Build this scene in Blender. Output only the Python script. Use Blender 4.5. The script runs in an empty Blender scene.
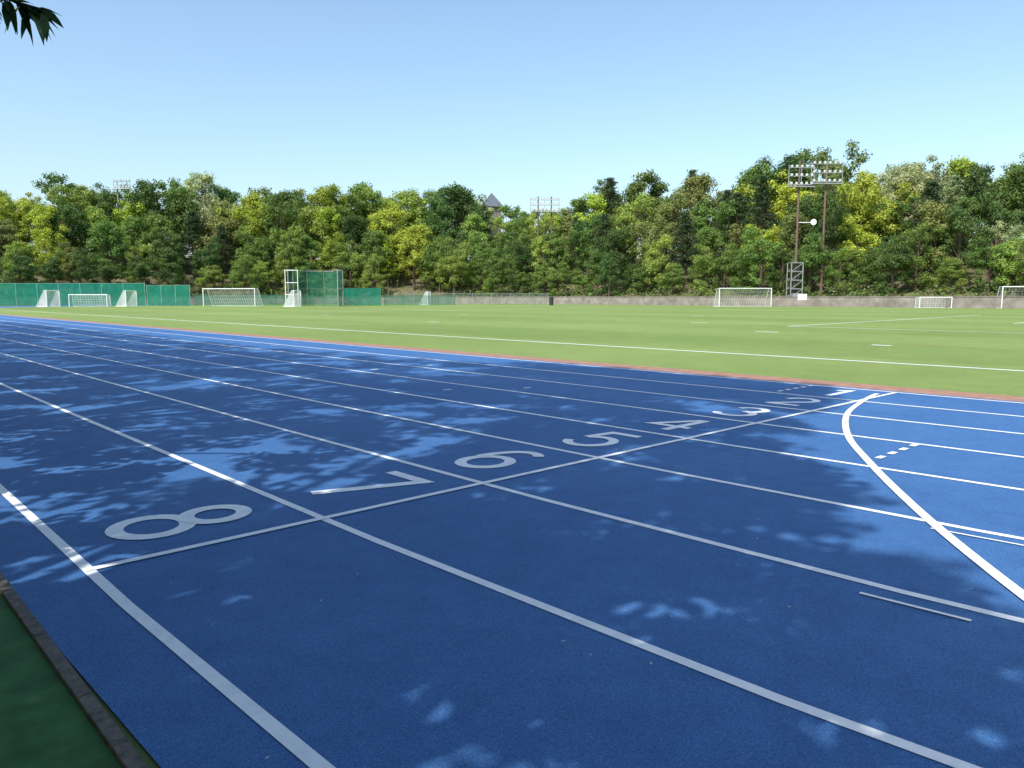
import bpy, math, random
import numpy as np
from mathutils import Vector, Matrix
random.seed(7); RNG=np.random.default_rng(11)
scene=bpy.context.scene
CAMH=1.276
YAW=math.radians(43.15)
FW=Vector((math.sin(YAW),math.cos(YAW),0)); RT=Vector((math.cos(YAW),-math.sin(YAW),0))
def site(lat,dep,z=0.0):
    """stadium survey frame: metres right of / ahead of the standing point"""
    p=RT*lat+FW*dep; return Vector((p.x,p.y,z))

# ---------------------------------------------------------------- materials
def new_mat(name):
    m=bpy.data.materials.new(name); m.use_nodes=True
    nt=m.node_tree; nt.nodes.clear()
    out=nt.nodes.new('ShaderNodeOutputMaterial'); return m,nt,out
def N(nt,t,**kw):
    n=nt.nodes.new(t)
    for k,v in kw.items(): setattr(n,k,v)
    return n
def noise(nt,vec,scale,detail=4,rough=.6):
    n=N(nt,'ShaderNodeTexNoise'); n.inputs['Scale'].default_value=scale
    n.inputs['Detail'].default_value=detail; n.inputs['Roughness'].default_value=rough
    nt.links.new(vec,n.inputs['Vector']); return n.outputs['Fac']
def ramp(nt,fac,stops):
    r=N(nt,'ShaderNodeValToRGB'); e=r.color_ramp.elements
    e[0].position=stops[0][0]; e[0].color=(*stops[0][1],1)
    e[1].position=stops[-1][0]; e[1].color=(*stops[-1][1],1)
    for p,c in stops[1:-1]:
        x=e.new(p); x.color=(*c,1)
    nt.links.new(fac,r.inputs['Fac']); return r.outputs['Color']
def mix(nt,a,b,fac,mode='MIX'):
    m=N(nt,'ShaderNodeMix',data_type='RGBA',blend_type=mode)
    if isinstance(fac,(int,float)): m.inputs['Factor'].default_value=fac
    else: nt.links.new(fac,m.inputs['Factor'])
    for s,v in (('A',a),('B',b)):
        sock=[i for i in m.inputs if i.name==s and i.type=='RGBA'][0]
        if isinstance(v,tuple): sock.default_value=(*v,1)
        else: nt.links.new(v,sock)
    return [o for o in m.outputs if o.type=='RGBA'][0]
def pos(nt): return N(nt,'ShaderNodeNewGeometry').outputs['Position']
def bsdf(nt,out,col,rough=.7,bump=None,bs=.3,bd=.01,spec=.3,metal=0):
    b=N(nt,'ShaderNodeBsdfPrincipled')
    if isinstance(col,tuple): b.inputs['Base Color'].default_value=(*col,1)
    else: nt.links.new(col,b.inputs['Base Color'])
    b.inputs['Roughness'].default_value=rough; b.inputs['Specular IOR Level'].default_value=spec
    b.inputs['Metallic'].default_value=metal
    if bump is not None:
        bp=N(nt,'ShaderNodeBump'); bp.inputs['Strength'].default_value=bs; bp.inputs['Distance'].default_value=bd
        nt.links.new(bump,bp.inputs['Height']); nt.links.new(bp.outputs['Normal'],b.inputs['Normal'])
    nt.links.new(b.outputs['BSDF'],out.inputs['Surface']); return b
def simple(name,col,rough=.6,var=.15,scale=3,metal=0,spec=.3):
    m,nt,out=new_mat(name); p=pos(nt); f=noise(nt,p,scale)
    lo=tuple(c*(1-var) for c in col); hi=tuple(min(1,c*(1+var)) for c in col)
    bsdf(nt,out,ramp(nt,f,[(.3,lo),(.7,hi)]),rough,metal=metal,spec=spec); return m

def mat_track():
    m,nt,out=new_mat('blue_rubber'); p=pos(nt)
    big=noise(nt,p,.45,5); med=noise(nt,p,5,5); fine=noise(nt,p,170,2,.8)
    c=ramp(nt,big,[(.3,(.050,.142,.345)),(.7,(.068,.176,.395))])
    c=mix(nt,c,ramp(nt,med,[(.35,(.80,.82,.85)),(.65,(1.0,1.0,1.0))]),.8,'MULTIPLY')
    c=mix(nt,c,ramp(nt,fine,[(.3,(.45,.47,.52)),(.52,(1,1,1)),(.75,(1.8,1.65,1.4))]),.85,'MULTIPLY')
    d=noise(nt,p,14,6,.7)
    dust=ramp(nt,d,[(.58,(0,0,0)),(.74,(.35,.35,.35))])
    c=mix(nt,c,(.16,.22,.33),dust)
    b=bsdf(nt,out,c,.6,fine,.6,.005,.12); return m
def mat_line():
    m,nt,out=new_mat('white_track_paint'); p=pos(nt)
    f=noise(nt,p,150,2,.8); g=noise(nt,p,9,5,.7)
    c=ramp(nt,g,[(.3,(.74,.76,.77)),(.6,(.87,.87,.86))])
    w=ramp(nt,f,[(.62,(0,0,0)),(.74,(.55,.55,.55))])
    c=mix(nt,c,(.14,.25,.45),w)
    bsdf(nt,out,c,.6,f,.4,.003,.3); return m
def mat_turf():
    m,nt,out=new_mat('artificial_turf'); p=pos(nt)
    sx=N(nt,'ShaderNodeSeparateXYZ'); nt.links.new(p,sx.inputs[0])
    mth=N(nt,'ShaderNodeMath',operation='SINE'); m2=N(nt,'ShaderNodeMath',operation='MULTIPLY'); m2.inputs[1].default_value=math.pi/5.5
    nt.links.new(sx.outputs['X'],m2.inputs[0]); nt.links.new(m2.outputs[0],mth.inputs[0])
    band=ramp(nt,mth.outputs[0],[(.0,(.88,.91,.88)),(.08,(1,1,1))])
    big=noise(nt,p,.07,5); med=noise(nt,p,1.2,6,.7); fine=noise(nt,p,60,2,.8)
    c=ramp(nt,big,[(.3,(.200,.275,.078)),(.7,(.265,.345,.112))])
    c=mix(nt,c,band,1,'MULTIPLY')
    c=mix(nt,c,ramp(nt,med,[(.3,(.8,.8,.8)),(.65,(1,1,1))]),.8,'MULTIPLY')
    c=mix(nt,c,ramp(nt,fine,[(.3,(.6,.6,.6)),(.7,(1.2,1.2,1.2))]),.8,'MULTIPLY')
    bsdf(nt,out,c,.85,fine,.6,.02,.1); return m
def mat_leaf(name,trans=.3,scale=.6):
    m,nt,out=new_mat(name); p=pos(nt)
    oi=N(nt,'ShaderNodeObjectInfo')
    f=noise(nt,p,scale,4,.7)
    c=mix(nt,oi.outputs['Color'],ramp(nt,f,[(.3,(.6,.66,.55)),(.5,(1,1,1)),(.72,(1.45,1.35,1.1))]),1,'MULTIPLY')
    f2=noise(nt,p,scale*9,2,.7)
    c=mix(nt,c,ramp(nt,f2,[(.3,(.7,.7,.7)),(.7,(1.25,1.25,1.2))]),1,'MULTIPLY')
    d=N(nt,'ShaderNodeBsdfPrincipled'); d.inputs['Roughness'].default_value=.55; d.inputs['Specular IOR Level'].default_value=.25
    t=N(nt,'ShaderNodeBsdfTranslucent')
    nt.links.new(c,d.inputs['Base Color'])
    c2=mix(nt,c,(1.3,1.5,.6),1,'MULTIPLY'); nt.links.new(c2,t.inputs['Color'])
    ms=N(nt,'ShaderNodeMixShader'); ms.inputs[0].default_value=trans
    nt.links.new(d.outputs[0],ms.inputs[1]); nt.links.new(t.outputs[0],ms.inputs[2])
    nt.links.new(ms.outputs[0],out.inputs['Surface']); return m
def mat_net(name,col,alpha):
    m,nt,out=new_mat(name); p=pos(nt)
    f=noise(nt,p,1.2,4)
    c=ramp(nt,f,[(.3,tuple(x*.75 for x in col)),(.7,tuple(x*1.15 for x in col))])
    d=N(nt,'ShaderNodeBsdfDiffuse'); nt.links.new(c,d.inputs['Color'])
    tr=N(nt,'ShaderNodeBsdfTransparent'); ms=N(nt,'ShaderNodeMixShader'); ms.inputs[0].default_value=alpha
    nt.links.new(tr.outputs[0],ms.inputs[1]); nt.links.new(d.outputs[0],ms.inputs[2])
    nt.links.new(ms.outputs[0],out.inputs['Surface']); return m

M_track=mat_track(); M_line=mat_line(); M_turf=mat_turf()
M_leaf=mat_leaf('leaf_far'); M_leafn=mat_leaf('leaf_near',.12,2.0)
M_bark=simple('bark',(.12,.085,.06),.9,.3,8)
M_red=simple('red_rubber_strip',(.33,.18,.125),.8,.25,6)
M_ground=simple('ground_grass',(.10,.14,.05),.95,.3,.6)
M_greenp=simple('green_rubber',(.040,.125,.035),.8,.35,7)
M_conc=simple('kerb_concrete',(.13,.11,.09),.85,.5,25)
M_wall=simple('wall_concrete',(.25,.215,.19),.9,.35,.8)
M_white=simple('white_paint',(.78,.78,.76),.45,.06,3)
M_steel=simple('grey_steel',(.35,.36,.36),.5,.1,3,.3)
M_rust=simple('brown_painted_steel',(.16,.10,.08),.6,.2,3)
M_dark=simple('dark_metal',(.04,.04,.045),.5,.2,3)
M_lamp=simple('lamp_glass',(.72,.75,.78),.2,.05,3,spec=.6)
M_soil=simple('hill_soil',(.14,.12,.065),.95,.35,.5)
M_gnet=mat_net('green_windbreak_net',(.02,.19,.13),.80)
M_gnet2=mat_net('green_cage_net',(.04,.21,.13),.50)
M_wnet=mat_net('white_goal_net',(.75,.75,.75),.16)
M_wnet2=mat_net('white_folded_net',(.75,.75,.75),.5)
M_orange=simple('yellow_paint',(.45,.36,.12),.6,.1,5)
M_roof=simple('slate_roof',(.12,.14,.16),.7,.15,2)

# ---------------------------------------------------------------- mesh builder
class MB:
    def __init__(s): s.v=[];s.f=[];s.m=[]
    def face(s,pts,mi=0):
        k=len(s.v); s.v+= [tuple(p) for p in pts]; s.f.append(tuple(range(k,k+len(pts)))); s.m.append(mi)
    def tube(s,a,b,r0,r1=None,n=6,mi=0,caps=True):
        r1=r0 if r1 is None else r1
        a=Vector(a);b=Vector(b);d=(b-a)
        if d.length<1e-6: return
        d.normalize(); u=d.orthogonal().normalized(); w=d.cross(u); k=len(s.v)
        for c,r in((a,r0),(b,r1)):
            for i in range(n):
                t=2*math.pi*i/n; s.v.append(tuple(c+u*math.cos(t)*r+w*math.sin(t)*r))
        for i in range(n):
            j=(i+1)%n; s.f.append((k+i,k+j,k+n+j,k+n+i)); s.m.append(mi)
        if caps:
            s.f.append(tuple(range(k+n-1,k-1,-1))); s.m.append(mi)
            s.f.append(tuple(range(k+n,k+2*n))); s.m.append(mi)
    def path(s,pts,radii,n=6,mi=0):
        for i in range(len(pts)-1): s.tube(pts[i],pts[i+1],radii[i],radii[i+1],n,mi,True)
    def box(s,c,sz,mi=0,ux=Vector((1,0,0)),uy=Vector((0,1,0)),uz=Vector((0,0,1))):
        c=Vector(c);k=len(s.v)
        for dz in(-.5,.5):
            for dx,dy in((-.5,-.5),(.5,-.5),(.5,.5),(-.5,.5)):
                s.v.append(tuple(c+ux*dx*sz[0]+uy*dy*sz[1]+uz*dz*sz[2]))
        for q in((3,2,1,0),(4,5,6,7),(0,1,5,4),(1,2,6,5),(2,3,7,6),(3,0,4,7)):
            s.f.append(tuple(k+i for i in q)); s.m.append(mi)
    def leaves(s,C,Nn,size,aspect=.55,mi=0):
        C=np.asarray(C);Nn=Nn/np.linalg.norm(Nn,axis=1,keepdims=True)
        R=RNG.normal(size=C.shape); T=np.cross(Nn,R); T/=np.linalg.norm(T,axis=1,keepdims=True)
        B=np.cross(Nn,T); sz=np.asarray(size)[:,None]
        V=np.stack([C-T*sz*.5,C+B*sz*aspect*.5-T*sz*.05,C+T*sz*.5,C-B*sz*aspect*.5-T*sz*.05],1).reshape(-1,3)
        k=len(s.v); s.v+=V.tolist()
        n=len(C); F=(np.arange(n*4).reshape(n,4)+k); s.f+=F.tolist(); s.m+=[mi]*n
    def mesh(s,name,mats,smooth=False):
        me=bpy.data.meshes.new(name); me.from_pydata(s.v,[],s.f)
        for m in mats: me.materials.append(m)
        me.polygons.foreach_set('material_index',s.m)
        if smooth: me.polygons.foreach_set('use_smooth',[True]*len(s.f))
        me.update(); return me
    def obj(s,name,mats,parent=None,smooth=False):
        return link(name,s.mesh(name,mats,smooth),parent)
def link(name,me,parent=None):
    o=bpy.data.objects.new(name,me); scene.collection.objects.link(o)
    if parent is not None: o.parent=parent
    return o
def empty(name,loc=(0,0,0)):
    o=bpy.data.objects.new(name,None); scene.collection.objects.link(o); o.location=loc; return o

# ---------------------------------------------------------------- ground, track
b=MB(); S=3000
b.face([(-S,-S,0),(S,-S,0),(S,S,0),(-S,S,0)]); b.obj('ground',[M_ground])
X0=10.67; Y0=3.86; YC=3.3; Y1=88.26; R0=36.53; CX=X0+R0
def oval(r,n=32):
    """open loop: near half of the track, offset r outwards of the lane 1 edge"""
    pts=[]
    for i in range(n+1):
        t=1.5*math.pi-.5*math.pi*i/n; pts.append((CX+(R0+r)*math.cos(t),YC+(R0+r)*math.sin(t)))
    for i in range(n+1):
        t=math.pi-.5*math.pi*i/n; pts.append((CX+(R0+r)*math.cos(t),Y1+(R0+r)*math.sin(t)))
    return pts
def ring(b,r0,r1,z,mi=0):
    A=oval(r0);B=oval(r1);n=len(A)
    for i in range(n-1):
        j=i+1; b.face([(*A[i],z),(*A[j],z),(*B[j],z),(*B[i],z)],mi)
b=MB(); ring(b,-.15,10.07,.008); b.obj('running_track',[M_track])
b=MB(); ring(b,-.75,-.15,.006); b.obj('red_edge_strip',[M_red])
b=MB(); b.face([(x,y,.004) for x,y in oval(-.75)]+[(100.5,Y1+R0,.004),(100.5,YC-R0,.004)]); b.obj('playing_field_turf',[M_turf])
b=MB()
for i in range(9): ring(b,i*1.22-.025+(0.0),i*1.22+.025,.011)
b.obj('lane_lines',[M_line])

def ribbon(b,pts,w,z,closed=False,mi=0):
    P=[Vector((p[0],p[1],0)) for p in pts]; n=len(P); L=[];Rr=[]
    for i in range(n):
        if closed: a=P[(i-1)%n]; c=P[(i+1)%n]
        else: a=P[max(i-1,0)]; c=P[min(i+1,n-1)]
        d0=(P[i]-a); d1=(c-P[i])
        if d0.length<1e-9: d0=d1
        if d1.length<1e-9: d1=d0
        d0.normalize(); d1.normalize(); t=(d0+d1).normalized(); nn=Vector((-t.y,t.x,0))
        k=1/max(.5,nn.dot(Vector((-d0.y,d0.x,0)))); L.append(P[i]+nn*w/2*k); Rr.append(P[i]-nn*w/2*k)
    m=n if closed else n-1
    for i in range(m):
        j=(i+1)%n; b.face([(L[i].x,L[i].y,z),(Rr[i].x,Rr[i].y,z),(Rr[j].x,Rr[j].y,z),(L[j].x,L[j].y,z)],mi)
b=MB(); ribbon(b,[(.91-.02,Y0),(X0,Y0)],.05,.014); b.obj('finish_line',[M_line])
# curved start line
ctrl=[(10.3,3.97),(9.6,3.84),(8.3,3.50),(6.98,2.93),(5.91,2.30),(5.01,1.72),(4.32,1.24),(3.61,.70),(2.9,.1),(2.1,-.65),(1.3,-1.6)]
def catmull(P,k=8):
    out=[]
    for i in range(len(P)-1):
        p0=P[max(i-1,0)];p1=P[i];p2=P[i+1];p3=P[min(i+2,len(P)-1)]
        for j in range(k):
            t=j/k
            out.append(tuple(.5*((2*p1[d])+(-p0[d]+p2[d])*t+(2*p0[d]-5*p1[d]+4*p2[d]-p3[d])*t*t+(-p0[d]+3*p1[d]-3*p2[d]+p3[d])*t**3) for d in (0,1)))
    out.append(P[-1]); return out
b=MB(); ribbon(b,catmull(ctrl),.06,.017); b.obj('curved_start_line',[M_line])
# small marks
b=MB()
ribbon(b,[(3.25,1.28),(3.28,.86)],.022,.014)
ribbon(b,[(4.47,1.40),(4.53,.55)],.018,.014)
for k in range(4): ribbon(b,[(6.15+k*.24,2.34),(6.27+k*.24,2.34)],.05,.014)
for k in range(5): ribbon(b,[(9.62+k*.22,5.0),(9.74+k*.22,5.0)],.06,.014)
for (x,y) in[(7.35,7.6),(6.1,11.4),(7.3,11.4),(8.5,11.4),(4.9,15.5),(6.4,8.2)]: ribbon(b,[(x,y),(x+.14,y)],.05,.014)
for i in range(1,8):
    ribbon(b,[(X0-i*1.22-.35,19.0),(X0-i*1.22-.1,19.0)],.05,.014)
b.obj('track_tick_marks',[M_line])
# ---- lane numerals
def arc(cx,cy,rx,ry,a0,a1,n=24):
    return [(cx+rx*math.cos(math.radians(a0+(a1-a0)*i/n)),cy+ry*math.sin(math.radians(a0+(a1-a0)*i/n))) for i in range(n+1)]
Hh=.76
D={1:[([(-.12,.60),(.02,.72),(.02,0)],0)],
 2:[(arc(0,.53,.18,.19,175,-35)+[(-.19,.04)],0),([(-.2,.04),(.21,.04)],0)],
 3:[(arc(0,.55,.165,.17,165,-88),0),(arc(0,.21,.195,.18,88,-165),0)],
 4:[([(.09,0),(.09,.74)],0),([(.06,.72),(-.21,.22),(.23,.22)],0)],
 5:[([(.18,.72),(-.13,.72),(-.17,.39)],0),(arc(0,.25,.195,.215,140,-160),0)],
 6:[(arc(0,.235,.185,.20,0,360)[:-1],1),(arc(.035,.36,.22,.36,55,185),0)],
 7:[([(-.21,.72),(.20,.72),(-.05,0)],0)],
 8:[(arc(0,.215,.195,.185,0,360)[:-1],1),(arc(0,.57,.155,.16,0,360)[:-1],1)]}
for d in range(8,0,-1):
    cx=X0-(d-.5)*1.22; b=MB(); z=.012
    for pts,cl in D[d]:
        ribbon(b,[(cx-Hh/2+p[1],4.37-p[0]) for p in pts],.09,z,bool(cl)); z+=.0015
    b.obj('lane_number_'+['one','two','three','four','five','six','seven','eight'][d-1],[M_line])
# ---- field markings
b=MB(); z=.008
ribbon(b,[(15.45,-20),(15.45,112)],.12,z)
ribbon(b,[(31.8,-25),(31.8,16.2)],.11,z)
ribbon(b,[(31.86,16.2),(62,17)],.11,z)
ribbon(b,[(43,10),(43,-6)],.11,z)
ribbon(b,[(43.1,10.4),(54,10.4)],.11,z)
ribbon(b,[(70,-20),(70,100)],.12,z)
ribbon(b,[(15.6,58),(69.9,58)],.12,z)
for (x,y,l) in[(24,32,.9),(26,14.5,.9),(33,22,1.0),(21,8.3,.5),(36,44,1),(45,30,1),(28,50,1)]: ribbon(b,[(x,y),(x,y-l)],.18,z)
b.obj('field_lines',[M_line])
b=MB(); ribbon(b,[(21.8,7.5),(21.8,-12)],.08,.008); ribbon(b,[(19.2,30),(19.2,60)],.08,.008); b.obj('yellow_field_line',[M_orange])
# ---- left apron
b=MB(); b.face([(-8,-40,.006),(.555,-40,.006),(.555,140,.006),(-8,140,.006)]); b.obj('green_apron',[M_greenp])
b=MB()
yy=-40
while yy<140:
    L=.6 if -3<yy<12 else 3
    b.box((.578,yy+L/2,.012),(.042,L-.008,.02)); yy+=L
b.obj('track_edge_kerb',[M_conc])
b=MB(); b.box((.50,4.0,.012),(.10,.30,.016)); 
b.obj('drain_cover',[M_steel])
b=MB(); n=90; C=np.stack([RNG.uniform(.7,7,n),RNG.uniform(.6,10,n),np.full(n,.018)],1)
Nn=np.stack([RNG.normal(0,.15,n),RNG.normal(0,.15,n),np.ones(n)],1)
b.leaves(C,Nn,RNG.uniform(.010,.022,n)); o=b.obj('fallen_petals',[simple('pale_petal',(.42,.42,.38),.8,.3,40)])

# ---------------------------------------------------------------- shade trees beside the track
# crown volumes: each clump of foliage stands over the lawn x<0, heights 2.6-16 m
EL=math.radians(52); ph=math.radians(15); COT=1/math.tan(EL)
KX=COT*math.cos(ph); KY=COT*math.sin(ph)
TY=[2.3,7.6,13.2,19.2,25.8,33,42]; TXs=[-3.6,-3.7,-3.6,-3.9,-3.8,-4.0,-4.2]
def pl_interp(x,P):
    if x<=P[0][0]: return P[0][1]
    for a,c in zip(P,P[1:]):
        if x<=c[0]: return a[1]+(c[1]-a[1])*(x-a[0])/(c[0]-a[0])
    return P[-1][1]
south=[(0,.30),(1.6,.36),(2.2,.58),(2.9,.38),(3.3,.52),(3.8,.95),(4.2,1.6),(5.1,1.75),(5.5,2.8),(6.2,2.7),(7,3.2),(8.5,3.8),(10.5,4.4)]
reach=[(0,10.8),(10,10.8),(12,9.9),(14,9.0),(20,8.9),(30,8.5),(50,8.2)]
crr=np.random.default_rng(5); clumps=[[] for _ in TY]
gapc=[(crr.uniform(.8,9),crr.uniform(1.0,12),crr.uniform(.0,.15)) for _ in range(95)]
st=.46
for gxi in np.arange(-3,11,st):
    for gyi in np.arange(-.2,46,st):
        for layer in range(3):
            xs=gxi+crr.uniform(-.28,.28); ys=gyi+crr.uniform(-.28,.28)
            if ys<pl_interp(xs,south)+.20 or xs>pl_interp(ys,reach)-.20: continue
            pden=.80
            if 4.9<ys<10 and xs<3.0: pden=.32
            elif ys>10: pden=.42
            elif 4.9<ys and xs<5: pden=.52
            if 10<ys<19 and xs>7.4: pden=.18
            if ys<pl_interp(xs,south)+.9: pden=.95
            else: pden*=1+.38*math.sin(xs*1.7+1.3*math.sin(ys*.9))*math.sin(ys*1.3+xs*.6)
            if any((xs-a)**2+(ys-c)**2<(r_+.2)**2 for a,c,r_ in gapc): continue
            if crr.random()>pden: continue
            zmin=max(2.7,(xs+.15)/KX); zmax=min(16.2,(xs+7.2)/KX)
            if zmin>zmax: continue
            z=zmin+(zmax-zmin)*crr.uniform(0,1)**1.8
            if layer<2: z=zmin+(zmax-zmin)*crr.uniform(0,.35)
            x0=xs-KX*z; y0=ys-KY*z
            k=min(range(len(TY)),key=lambda i:abs(TY[i]-y0)+crr.uniform(0,1)); clumps[k].append((x0,y0,z))
tot=0
for k,(tx,ty) in enumerate(zip(TXs,TY)):
    b=MB(); cen=clumps[k]; base=Vector((tx,ty,0)); H=15
    b.path([base,base+Vector((.08,0,3.0)),base+Vector((0,.1,5.6)),base+Vector((.2,.2,8)),base+Vector((.1,.1,11.5))],[.27,.22,.18,.14,.06],10,0)
    for i,p in enumerate(cen):
        if i%9==0:
            a=base+Vector((.04,.07,min(10,max(2.6,p[2]*.6)))); P=Vector(p); mid=a.lerp(P,.5)+Vector((0,0,.25))
            b.path([a,mid,P],[.07,.04,.012],5,0)
    for p in cen:
        kk=int((75 if ty<16 else 52)*crr.uniform(.7,1.3)); rr=crr.uniform(.28,.46)
        d=crr.normal(size=(kk,3)); d/=np.linalg.norm(d,axis=1,keepdims=True)
        C=np.array(p)+d*(crr.uniform(0,1,(kk,1))**.45)*np.array([rr,rr,rr*.6])
        keep=~((C[:,0]>np.minimum(.12*C[:,1]-.15,.35))&(C[:,2]<1.6+.42*np.hypot(C[:,0],C[:,1])))
        C=C[keep]; d=d[keep]
        b.leaves(C,d*.4+np.array([-.4,0,.8])+crr.normal(0,.4,C.shape),crr.uniform(.12,.19,len(C)),.58,1); tot+=len(C)
    o=b.obj('broadleaf_tree',[M_bark,M_leafn]); o.color=(.05,.085,.028,1)
print('leaves',tot,[len(c) for c in clumps])
# drooping branch that hangs over the track edge
b=MB()
def leaf_blade(b,p,d,L,w,droop):
    d=Vector(d).normalized(); s=d.cross(Vector((0,0,1)));
    if s.length<.05: s=Vector((1,0,0))
    s=(s.normalized()+Vector((rr.uniform(-.5,.5),rr.uniform(-.5,.5),rr.uniform(-.7,.7)))).normalized(); p=Vector(p); pts=[]
    for t,ww in((0,.02),(.25,.8),(.5,1),(.75,.6),(1,.0)):
        c=p+d*L*t+Vector((0,0,-droop*L*t*t)); pts.append((c+s*w*.5*ww,c-s*w*.5*ww))
    for i in range(4): b.face([pts[i][0],pts[i][1],pts[i+1][1],pts[i+1][0]],1)
rr=random.Random(3)
tw=[Vector((-3.0,6.3,5.2)),Vector((-1.4,5.9,4.2)),Vector((.0,5.4,3.30)),Vector((.65,5.05,2.94)),Vector((.9,4.9,2.84)),Vector((1.10,4.82,2.80))]
b.path(tw,[.05,.035,.018,.009,.006,.003],6,0)
def along(P,t):
    t*=len(P)-1; i=min(int(t),len(P)-2); return P[i].lerp(P[i+1],t-i)
for i in range(85):
    t=.45+.55*i/84; p=along(tw,t); 
    d=Vector((rr.uniform(-.6,.9),rr.uniform(-.8,.6),rr.uniform(-1.0,.2)))
    leaf_blade(b,p,d,rr.uniform(.11,.165),.044,.4)
for q in[(Vector((.55,5.1,3.0)),Vector((.73,4.88,2.64))),(Vector((.2,5.35,3.2)),Vector((.60,4.95,2.31)))]:
    b.path([q[0],q[1]],[.006,.003],5,0)
    for i in range(15):
        p=q[0].lerp(q[1],.3+.7*i/14); leaf_blade(b,p,(rr.uniform(-.9,.3),rr.uniform(-.6,.6),rr.uniform(-1,.0)),rr.uniform(.09,.13),.038,.4)
o=b.obj('overhanging_branch',[M_bark,M_leafn]); o.color=(.05,.09,.03,1)

# ---------------------------------------------------------------- boundary path
W=[Vector(p).to_3d() for p in[(101,-60),(101,40),(101,90),(97,108),(86,122),(68,133),(40,139),(10,142),(-40,144)]]
def resample(W,step):
    out=[];
    for i in range(len(W)-1):
        L=(W[i+1]-W[i]).length; n=max(1,round(L/step))
        for k in range(n): out.append(W[i].lerp(W[i+1],k/n))
    out.append(W[-1]); return out
cm=catmull([(p.x,p.y) for p in W],6); Wc=[Vector((p[0],p[1],0)) for p in cm]
def normals(P):
    o=[]
    for i in range(len(P)):
        t=(P[min(i+1,len(P)-1)]-P[max(i-1,0)]).normalized(); o.append(Vector((t.y,-t.x,0)))
    return o
NWc=normals(Wc)
def g(off): return 1.0 if off<3 else min(10,1.0+(off-3)*.27)
# hill
b=MB(); offs=[.3,1.5,3,6,10,15,21,28,38,60,110]
rows=[]
for p,n in zip(Wc,NWc): rows.append([p+n*o_+Vector((0,0,g(o_)+.02+random.uniform(-.3,.3)*(o_>3))) for o_ in offs])
for i in range(len(rows)-1):
    for j in range(len(offs)-1): b.face([rows[i][j],rows[i+1][j],rows[i+1][j+1],rows[i][j+1]])
b.obj('hillside_terrain',[M_soil],smooth=True)
b=MB()
for i in range(len(Wc)-1):
    a,c=Wc[i],Wc[i+1]; L=(c-a).length; t=(c-a).normalized(); nn=Vector((t.y,-t.x,0)); m=(a+c)/2
    b.box(m+Vector((0,0,.65)),(L,.3,1.3),0,t,nn); b.box(m+Vector((0,0,1.34)),(L,.42,.08),0,t,nn)
b.obj('boundary_wall',[M_wall])

# ---------------------------------------------------------------- forest
def forest_mesh(name,seed,kind):
    r=np.random.default_rng(seed); b=MB(); H=12.0
    if kind=='pine':
        b.path([Vector((0,0,0)),Vector((.2,0,H*.55)),Vector((.1,.1,H*.97))],[.22,.14,.03],6,0)
        for k in range(26):
            z=H*(.28+.7*k/26); rad=2.9*(1-(k/27))**.75+.25
            for j in range(5):
                a=r.uniform(0,6.28); L=rad*r.uniform(.6,1.1)
                e=np.array([math.cos(a)*L,math.sin(a)*L,z-.25*L*.4])
                b.tube((0.1,0,z),tuple(e),.04,.01,4,0)
                n=46; t=r.uniform(.25,1.05,(n,1)); C=np.array([.1,0,z])+(e-np.array([.1,0,z]))*t+r.normal(0,.20,(n,3))*np.array([1,1,.5])
                b.leaves(C,r.normal(size=(n,3))*.6+np.array([0,0,.7]),r.uniform(.22,.4,n),.4,1)
    else:
        rx=3.3 if kind=='tree' else 3.0; z0=H*(.10 if kind=='tree' else .0)
        b.path([Vector((0,0,0)),Vector((.15,0,H*.3)),Vector((0,.2,H*.6)),Vector((.1,0,H*.85))],[.25,.19,.12,.04],6,0)
        nc=66; cen=[]
        lobes=[np.array([r.uniform(-1.7,1.7),r.uniform(-1.7,1.7),r.uniform(.45,.88)*H]) for _ in range(7)]
        for k in range(nc):
            if k<35:
                l=lobes[k%7]; d=r.normal(size=3); d/=np.linalg.norm(d); p=l+d*r.uniform(.8,1.7)*np.array([1,1,.9]); p[2]=min(p[2],H*.95)
            else:
                a=r.uniform(0,6.28); q=r.uniform(.5,1); zz=r.uniform(z0+.8,H*.72); w=math.sin(math.pi*min(1,.25+.75*(zz/(H)))) ** .6
                p=np.array([math.cos(a)*rx*q*w,math.sin(a)*rx*q*w,zz])
            cen.append(p)
        for i,p in enumerate(cen):
            if i%3==0: b.path([Vector((.1,.1,max(.8,p[2]*.6))),Vector(p)],[.07,.02],4,0)
            rr=r.uniform(.6,1.15); n=int(170*rr)
            d=r.normal(size=(n,3)); d/=np.linalg.norm(d,axis=1,keepdims=True)
            C=p+d*rr*(r.uniform(.3,1.12,(n,1)))*np.array([1,1,.75])
            b.leaves(C,d*.8+r.normal(0,.4,(n,3))+np.array([0,0,.3]),r.uniform(.18,.38,n),.65,1)
    return b.mesh(name,[M_bark,M_leaf])
TV=[forest_mesh('forest_tree_mesh_%d'%i,40+i,'tree') for i in range(6)]
PV=[forest_mesh('forest_pine_mesh_%d'%i,60+i,'pine') for i in range(2)]
BV=[forest_mesh('forest_bush_mesh_%d'%i,70+i,'bush') for i in range(2)]
prof=[(-200,195),(0,192),(30,194),(75,180),(110,192),(150,187),(200,183),(240,182),(280,184),(320,186),(360,190),(400,192),(440,184),(462,188),(480,208),(500,215),(530,212),(560,205),(595,194),(620,176),(650,180),(690,173),(720,188),(740,165),(780,158),(840,160),(880,167),(920,161),(960,168),(1000,162),(1200,158)]
def skyline(u):
    return pl_interp(u,prof)
forest=empty('background_forest')
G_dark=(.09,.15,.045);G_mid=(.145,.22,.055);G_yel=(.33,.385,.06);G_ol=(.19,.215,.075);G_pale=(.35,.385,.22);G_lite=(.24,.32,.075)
rf=random.Random(21); cnt=0
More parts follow.
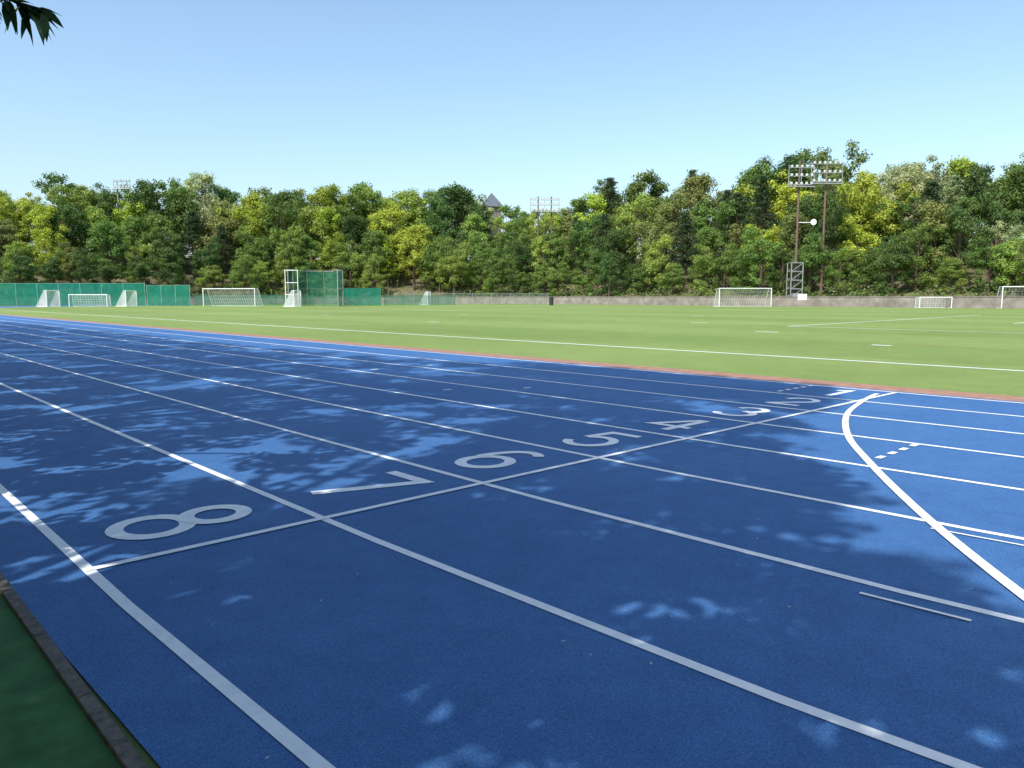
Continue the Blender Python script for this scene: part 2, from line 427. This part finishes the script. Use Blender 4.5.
for off,fac,step,jit in((5,.40,3.6,.09),(11,.60,4.2,.09),(18,.79,4.4,.08),(26,.95,4.4,.07),(34,.99,4.4,.075)):
    RS=resample(Wc,step); NS=normals(RS)
    for p,n in zip(RS,NS):
        q=p+n*(off+rf.uniform(-2,2))+Vector((rf.uniform(-1.2,1.2),rf.uniform(-1.2,1.2),0))
        dep=q.dot(FW);lat=q.dot(RT)
        if dep<40: continue
        u=512+767*lat/dep
        if u<-130 or u>1150: continue
        if off<9 and 388<u<438: continue
        zt=CAMH+(297-skyline(u))*dep/767
        zt=CAMH+(zt-CAMH)*(fac+rf.uniform(-jit,jit)*(1.6 if off<15 else 1))
        gz=g(off)-.3; h=max(3.0,(zt-gz)*1.05)
        if off<8: me=rf.choice(BV+TV[:2])
        elif rf.random()<(.30 if 560<u<740 else .08): me=rf.choice(PV)
        else: me=rf.choice(TV)
        col=rf.choices([G_dark,G_mid,G_yel,G_ol,G_pale,G_lite],[2.5,4,.9,2,1.0 if u>780 else .3,3])[0]
        if me in PV: col=(.065,.10,.05)
        if off<8 and u>560: col=rf.choice([G_mid,G_dark,G_mid,G_lite])
        if off<8 and u<200: col=G_dark
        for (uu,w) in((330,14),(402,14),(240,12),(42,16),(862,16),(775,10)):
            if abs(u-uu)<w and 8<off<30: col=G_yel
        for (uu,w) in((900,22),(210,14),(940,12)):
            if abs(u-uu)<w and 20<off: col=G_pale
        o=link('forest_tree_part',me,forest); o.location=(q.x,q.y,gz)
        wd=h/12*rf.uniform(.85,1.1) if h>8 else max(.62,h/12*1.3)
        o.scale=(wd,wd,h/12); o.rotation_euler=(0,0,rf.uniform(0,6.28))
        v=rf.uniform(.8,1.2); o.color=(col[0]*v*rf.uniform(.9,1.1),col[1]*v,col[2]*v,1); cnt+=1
print('forest',cnt)
# grove behind the shade trees, unseen, added to darken the shade on the track
blockers=empty('sky_block_grove')
for (x,y,h) in[(-10,-12,12),(-11.5,-5,12.5),(-10,1.5,12),(-11,8,12.5),(-10.5,15,12),(-11,22,13),(-10.5,30,12),(-11,39,12),(-17,-8,14),(-17,4,14),(-17,17,14),(-17,30,14),(-7,-17,11),(-2,-21,12),(5,-24,12)]:
    o=link('sky_block_tree_part',rf.choice(TV),blockers); o.location=(x,y,0); s=h/12; o.scale=(s*1.25,s*1.25,s); o.rotation_euler=(0,0,rf.uniform(0,6.28)); o.color=(.06,.105,.03,1)
# dense undergrowth strip behind the wall
b=MB(); n=26000; RS=resample(Wc,1.0); NS=normals(RS)
idx=RNG.integers(0,len(RS),n); P=np.array([tuple(RS[i]) for i in idx]); NN=np.array([tuple(NS[i]) for i in idx])
of=RNG.uniform(.3,11,n); hump=1.0+.8*np.sin(idx*.9)+.6*np.sin(idx*.37+1)
C=P+NN*of[:,None]; C[:,2]=1.0+np.maximum(0,(of-3)*.27)+RNG.uniform(0,1,n)**.7*(.6+hump*.7)*np.minimum(1,of/3+.1)
dep=C[:,0]*FW.x+C[:,1]*FW.y; lat=C[:,0]*RT.x+C[:,1]*RT.y; u=512+767*lat/np.maximum(dep,1)
keep=(dep>40)&(u>-60)&(u<1100)&~((u>385)&(u<440)&(of>3)&(RNG.uniform(0,1,n)<.75)); C=C[keep]
b.leaves(C,RNG.normal(0,.6,C.shape)+np.array([0,0,.8])-NN[keep]*.5,RNG.uniform(.25,.5,len(C)),.6)
o=b.obj('undergrowth_shrubs',[M_leaf]); o.color=(.13,.19,.055,1)

# ---------------------------------------------------------------- goals
def goal(name,loc,ang,w=7.32,h=2.44,d=2.0,r=.06,net=M_wnet):
    b=MB(); top=.9
    for x in(-w/2,w/2):
        b.tube((x,0,0),(x,0,h),r,n=8); b.tube((x,0,h),(x,top,h),r*.5,n=6); b.tube((x,top,h),(x,d,0),r*.5,n=6); b.tube((x,0,.03),(x,d,.03),r*.5,n=6)
        b.face([(x,0.01,0),(x,d,0),(x,top,h),(x,0.01,h)],1)
    b.tube((-w/2-r,0,h),(w/2+r,0,h),r,n=8); b.tube((-w/2,d,.03),(w/2,d,.03),r*.5,n=6); b.tube((-w/2,top,h),(w/2,top,h),r*.4,n=6)
    b.face([(-w/2,top,h-.01),(w/2,top,h-.01),(w/2,d,0.02),(-w/2,d,0.02)],1); b.face([(-w/2,.05,h-.02),(w/2,.05,h-.02),(w/2,top,h-.02),(-w/2,top,h-.02)],1)
    k=-w/2+.35
    while k<w/2:
        b.tube((k,top,h),(k,d,0),.010,n=3); k+=.35
    for t in(.2,.4,.6,.8):
        b.tube((-w/2,top+(d-top)*t,h*(1-t)),(w/2,top+(d-top)*t,h*(1-t)),.010,n=3)
    o=b.obj(name,[M_white,net]); o.location=loc; o.rotation_euler=(0,0,ang); return o
A0=-YAW
goal('soccer_goal',site(31.5,103.5),A0+.12)
goal('soccer_goal',site(-39.5,107),A0-.25,8.2)
goal('soccer_goal',site(59.0,86),A0-.2,net=mat_net('thin_goal_net',(.75,.75,.75),.08))
goal('small_goal',site(50.3,91),A0,3.8,1.25,1.0,.05)
goal('small_goal',site(-57.5,104),A0+.05,5.0,1.6,1.1,.06)
# side-on goals with bunched white nets
def side_goal(lat,dep):
    b=MB(); w=2.6; h=2.15; d=1.5
    for x in(-w/2,w/2):
        b.tube((x,0,0),(x,0,h),.05,n=8); b.tube((x,0,h),(x,.3,h),.03,n=6); b.tube((x,.3,h),(x,d,.03),.03,n=6); b.tube((x,0,.03),(x,d,.03),.03,n=6)
        b.face([(x+.01,.02,0),(x+.01,d,0),(x+.01,.3,h),(x+.01,.02,h)],1)
    b.tube((-w/2,0,h),(w/2,0,h),.05,n=8); b.tube((-w/2,d,.03),(w/2,d,.03),.03,n=6)
    b.face([(-w/2,.3,h-.01),(w/2,.3,h-.01),(w/2,d,.02),(-w/2,d,.02)],1)
    o=b.obj('handball_goal',[M_white,M_wnet2]); o.location=site(lat,dep); o.rotation_euler=(0,0,A0+1.5)
for lat,dep in((-61.0,102),(-52.6,106),(-28.8,103),(-13.5,125)): side_goal(lat,dep)
# ---------------------------------------------------------------- green windbreak fences
def netfence(name,pts,h,net,post=M_steel,sp=3.0):
    b=MB(); P=resample([Vector(p) for p in pts],sp)
    for p in P: b.tube(p,p+Vector((0,0,h+.08)),.045,n=6)
    for i in range(len(P)-1):
        z=Vector((0,0,1))
        b.face([P[i]+z*.05,P[i+1]+z*.05,P[i+1]+z*h,P[i]+z*h],1)
        b.tube(P[i]+z*h,P[i+1]+z*h,.025,n=4); 
    return b.obj(name,[post,net])
M_gpost=simple('green_post',(.05,.2,.13),.6)
M_lpost=simple('pale_green_post',(.20,.34,.28),.6)
netfence('green_net_fence',[site(-80,114),site(-54,113)],3.3,M_gnet,M_lpost,3.2)
netfence('green_net_fence',[site(-53.5,112.5),site(-46.8,111.5)],3.0,M_gnet,M_lpost,2.2)
netfence('green_net_fence',[site(-46.3,112),site(-30,116)],1.6,M_gnet2,M_gpost)
netfence('green_net_fence',[site(-25,114),site(-19.5,114)],2.6,M_gnet,M_gpost)
netfence('green_net_fence',[site(-19.3,116),site(-9,121)],1.5,M_gnet2,M_gpost)
netfence('chain_link_fence',[site(-19,124),site(6,128)],1.9,mat_net('wire_mesh',(.22,.27,.2),.3))
# ---------------------------------------------------------------- hammer throw cage
cage=empty('hammer_throw_cage',site(-27.3,108)); cage.rotation_euler=(0,0,A0)
b=MB(); hh=4.9
pl=[(-3.4,-2.6),(-3.5,0.2),(-2.2,2.8),(0,3.6),(2.2,2.8),(3.5,.2),(3.4,-2.6)]
for x,y in pl:
    b.tube((x,y,0),(x,y,hh+.15),.07,n=8); b.tube((x,y,hh+.1),(x*.8,y*.8-.1,hh+.1),.04,n=5)
for i in range(6):
    for z in(hh+.1,hh*.5): b.tube((*pl[i],z),(*pl[i+1],z),.045,n=5)
b.obj('cage_frame',[M_steel],cage)
b=MB()
for i in range(6):
    a,c=pl[i],pl[i+1]; b.face([(a[0]*.96,a[1]*.96,.05),(c[0]*.96,c[1]*.96,.05),(c[0]*.96,c[1]*.96,hh),(a[0]*.96,a[1]*.96,hh)])
b.obj('cage_net',[M_gnet2],cage)
b=MB()
for x0,x1 in((-3.6,-1.9),):
    y=-3.2
    for x in(x0,x1): b.tube((x,y,0),(x,y,hh+.1),.06,n=6)
    for z in(.1,hh*.33,hh*.66,hh): b.tube((x0,y,z),(x1,y,z),.05,n=6)
b.obj('gate_panels',[M_white],cage)
# ---------------------------------------------------------------- floodlights
def flood(name,lat,dep,ptop,sep,banks,polem,ls=1.0):
    root=empty(name,site(lat,dep)); root.rotation_euler=(0,0,A0)
    b=MB()
    for k,s in enumerate((-sep/2,sep/2)):
        b.path([(s,0,0),(s,0,ptop*.5),(s,0,ptop)],[.20,.16,.12],10)
    b.obj('pole',[polem],root)
    for bi,(cx,w,z0,z1,cols,rows_) in enumerate(banks):
        b=MB()
        for r_ in range(rows_):
            z=z0+(z1-z0)*r_/(rows_-1)
            b.tube((cx-w/2,-.1,z-.28),(cx+w/2,-.1,z-.28),.06,n=5,mi=0)
            for c in range(cols):
                x=cx-w/2+w*(c+.5)/cols
                b.tube((x,.12,z),(x,-.22,z-.08),.11*ls,.21*ls,8,0); b.tube((x,-.235,z-.083),(x,-.25,z-.087),.19*ls,.19*ls,8,1)
        for x in(cx-w/2,cx+w/2,cx): b.tube((x,-.1,z0-.5),(x,-.1,z1+.1),.05,n=5)
        b.tube((cx-w/2,-.6,z0-.55),(cx+w/2,-.6,z0-.55),.04,n=5); b.box((cx,-.35,z0-.62),(w,.7,.05))
        b.obj('lamp_bank_%d'%(bi+1),[M_steel,M_lamp],root)
    return root
r1=flood('floodlight_tower',41.6,108,20.0,3.7,[(-1.6,3.5,17.0,19.3,5,3),(1.9,4.3,17.4,19.8,6,3)],M_rust)
b=MB() # lattice stair tower at the foot
for x in(-2.7,-1.1):
    for y in(-.8,.8): b.tube((x,y,0),(x,y,6.0),.07,n=5)
for k in range(5):
    z=k*1.2
    for y in(-.8,.8):
        b.tube((-2.7,y,z+.05),(-1.1,y,z+1.2),.05,n=4); b.tube((-2.7,y,z+1.2),(-1.1,y,z+1.2),.05,n=4)
    b.box((-1.9,0,z+1.25),(1.7,1.7,.06))
b.box((-1.9,-1.0,.9),(1.3,.6,1.8)); b.obj('stair_frame',[M_steel],r1)
b=MB() # loudspeaker horn
b.tube((.1,-.3,11.6),(.1,-.75,11.6),.12,.42,14); b.tube((-1.85,0,11.6),(.1,0,11.6),.06,n=5); b.tube((.1,0,11.6),(.1,-.3,11.6),.1,n=6)
b.obj('loudspeaker_horn',[M_white],r1)
flood('floodlight_tower',6.4,152,20.8,2.6,[(0,5.6,18.4,20.4,7,3)],M_rust,1.45)
flood('floodlight_tower',-79,158,24.6,2.0,[(0,3.4,23.6,24.8,6,2)],M_steel)
# tower with pyramid roof behind the trees
root=empty('lookout_tower',site(-5.0,190)); root.rotation_euler=(0,0,A0+.4)
b=MB(); b.box((0,0,11.5),(3.6,3.6,23)); b.obj('walls',[M_wall],root)
b=MB()
for k in range(4): b.box((0,-1.82,6+k*4.4),(1.6,.06,1.6))
b.obj('windows',[M_dark],root)
b=MB(); T=(0,0,26.6); q=[(-2.4,-2.4,23.02),(2.4,-2.4,23.02),(2.4,2.4,23.02),(-2.4,2.4,23.02)]
for i in range(4): b.face([q[i],q[(i+1)%4],T])
b.face(q[::-1]); b.obj('roof',[M_roof],root)
b=MB(); b.tube((0,0,0),(0,0,1.25),.33,.36,12); b.tube((0,0,1.25),(0,0,1.35),.38,.2,12); b.tube((0,0,1.35),(0,0,1.42),.06,.06,8)
o=b.obj('litter_bin',[M_dark]); o.location=site(6.2,121)
b=MB(); 
for x in(-.5,.5): b.tube((x,0,0),(x,0,1.7),.03,n=5)
b.box((0,-.05,1.3),(1.2,.04,.8),1); o=b.obj('notice_board',[M_steel,M_white]); o.location=site(38.2,101); o.rotation_euler=(0,0,A0)

# ---------------------------------------------------------------- light, sky, camera
sd=Vector((-math.cos(ph)*math.cos(EL),-math.sin(ph)*math.cos(EL),math.sin(EL)))
L=bpy.data.lights.new('sun','SUN'); L.energy=5.0; L.angle=math.radians(.5); L.color=(1,.975,.92)
so=bpy.data.objects.new('sun',L); scene.collection.objects.link(so); so.rotation_euler=sd.to_track_quat('Z','Y').to_euler(); so.location=(0,0,50)
w=bpy.data.worlds.new('World'); scene.world=w; w.use_nodes=True; nt=w.node_tree
bg=nt.nodes['Background']; sky=nt.nodes.new('ShaderNodeTexSky'); sky.sky_type='NISHITA'; sky.sun_disc=False
sky.sun_elevation=EL; sky.sun_rotation=math.atan2(sd.x,sd.y); sky.air_density=1.1; sky.dust_density=2.0; sky.ozone_density=2.0; sky.altitude=0
tint=mix(nt,sky.outputs[0],(1.62,1.70,1.66),1,'MULTIPLY')
nt.links.new(tint,bg.inputs[0]); bg.inputs[1].default_value=.14
cam=bpy.data.cameras.new('camera'); co=bpy.data.objects.new('camera',cam); scene.collection.objects.link(co)
cam.sensor_width=36; cam.lens=26.8; cam.clip_end=6000; cam.clip_start=.05
co.location=(0,0,CAMH); co.rotation_euler=(math.radians(90-6.5),0,-YAW); scene.camera=co
scene.view_settings.view_transform='Standard'; scene.view_settings.look='None'; scene.view_settings.exposure=0
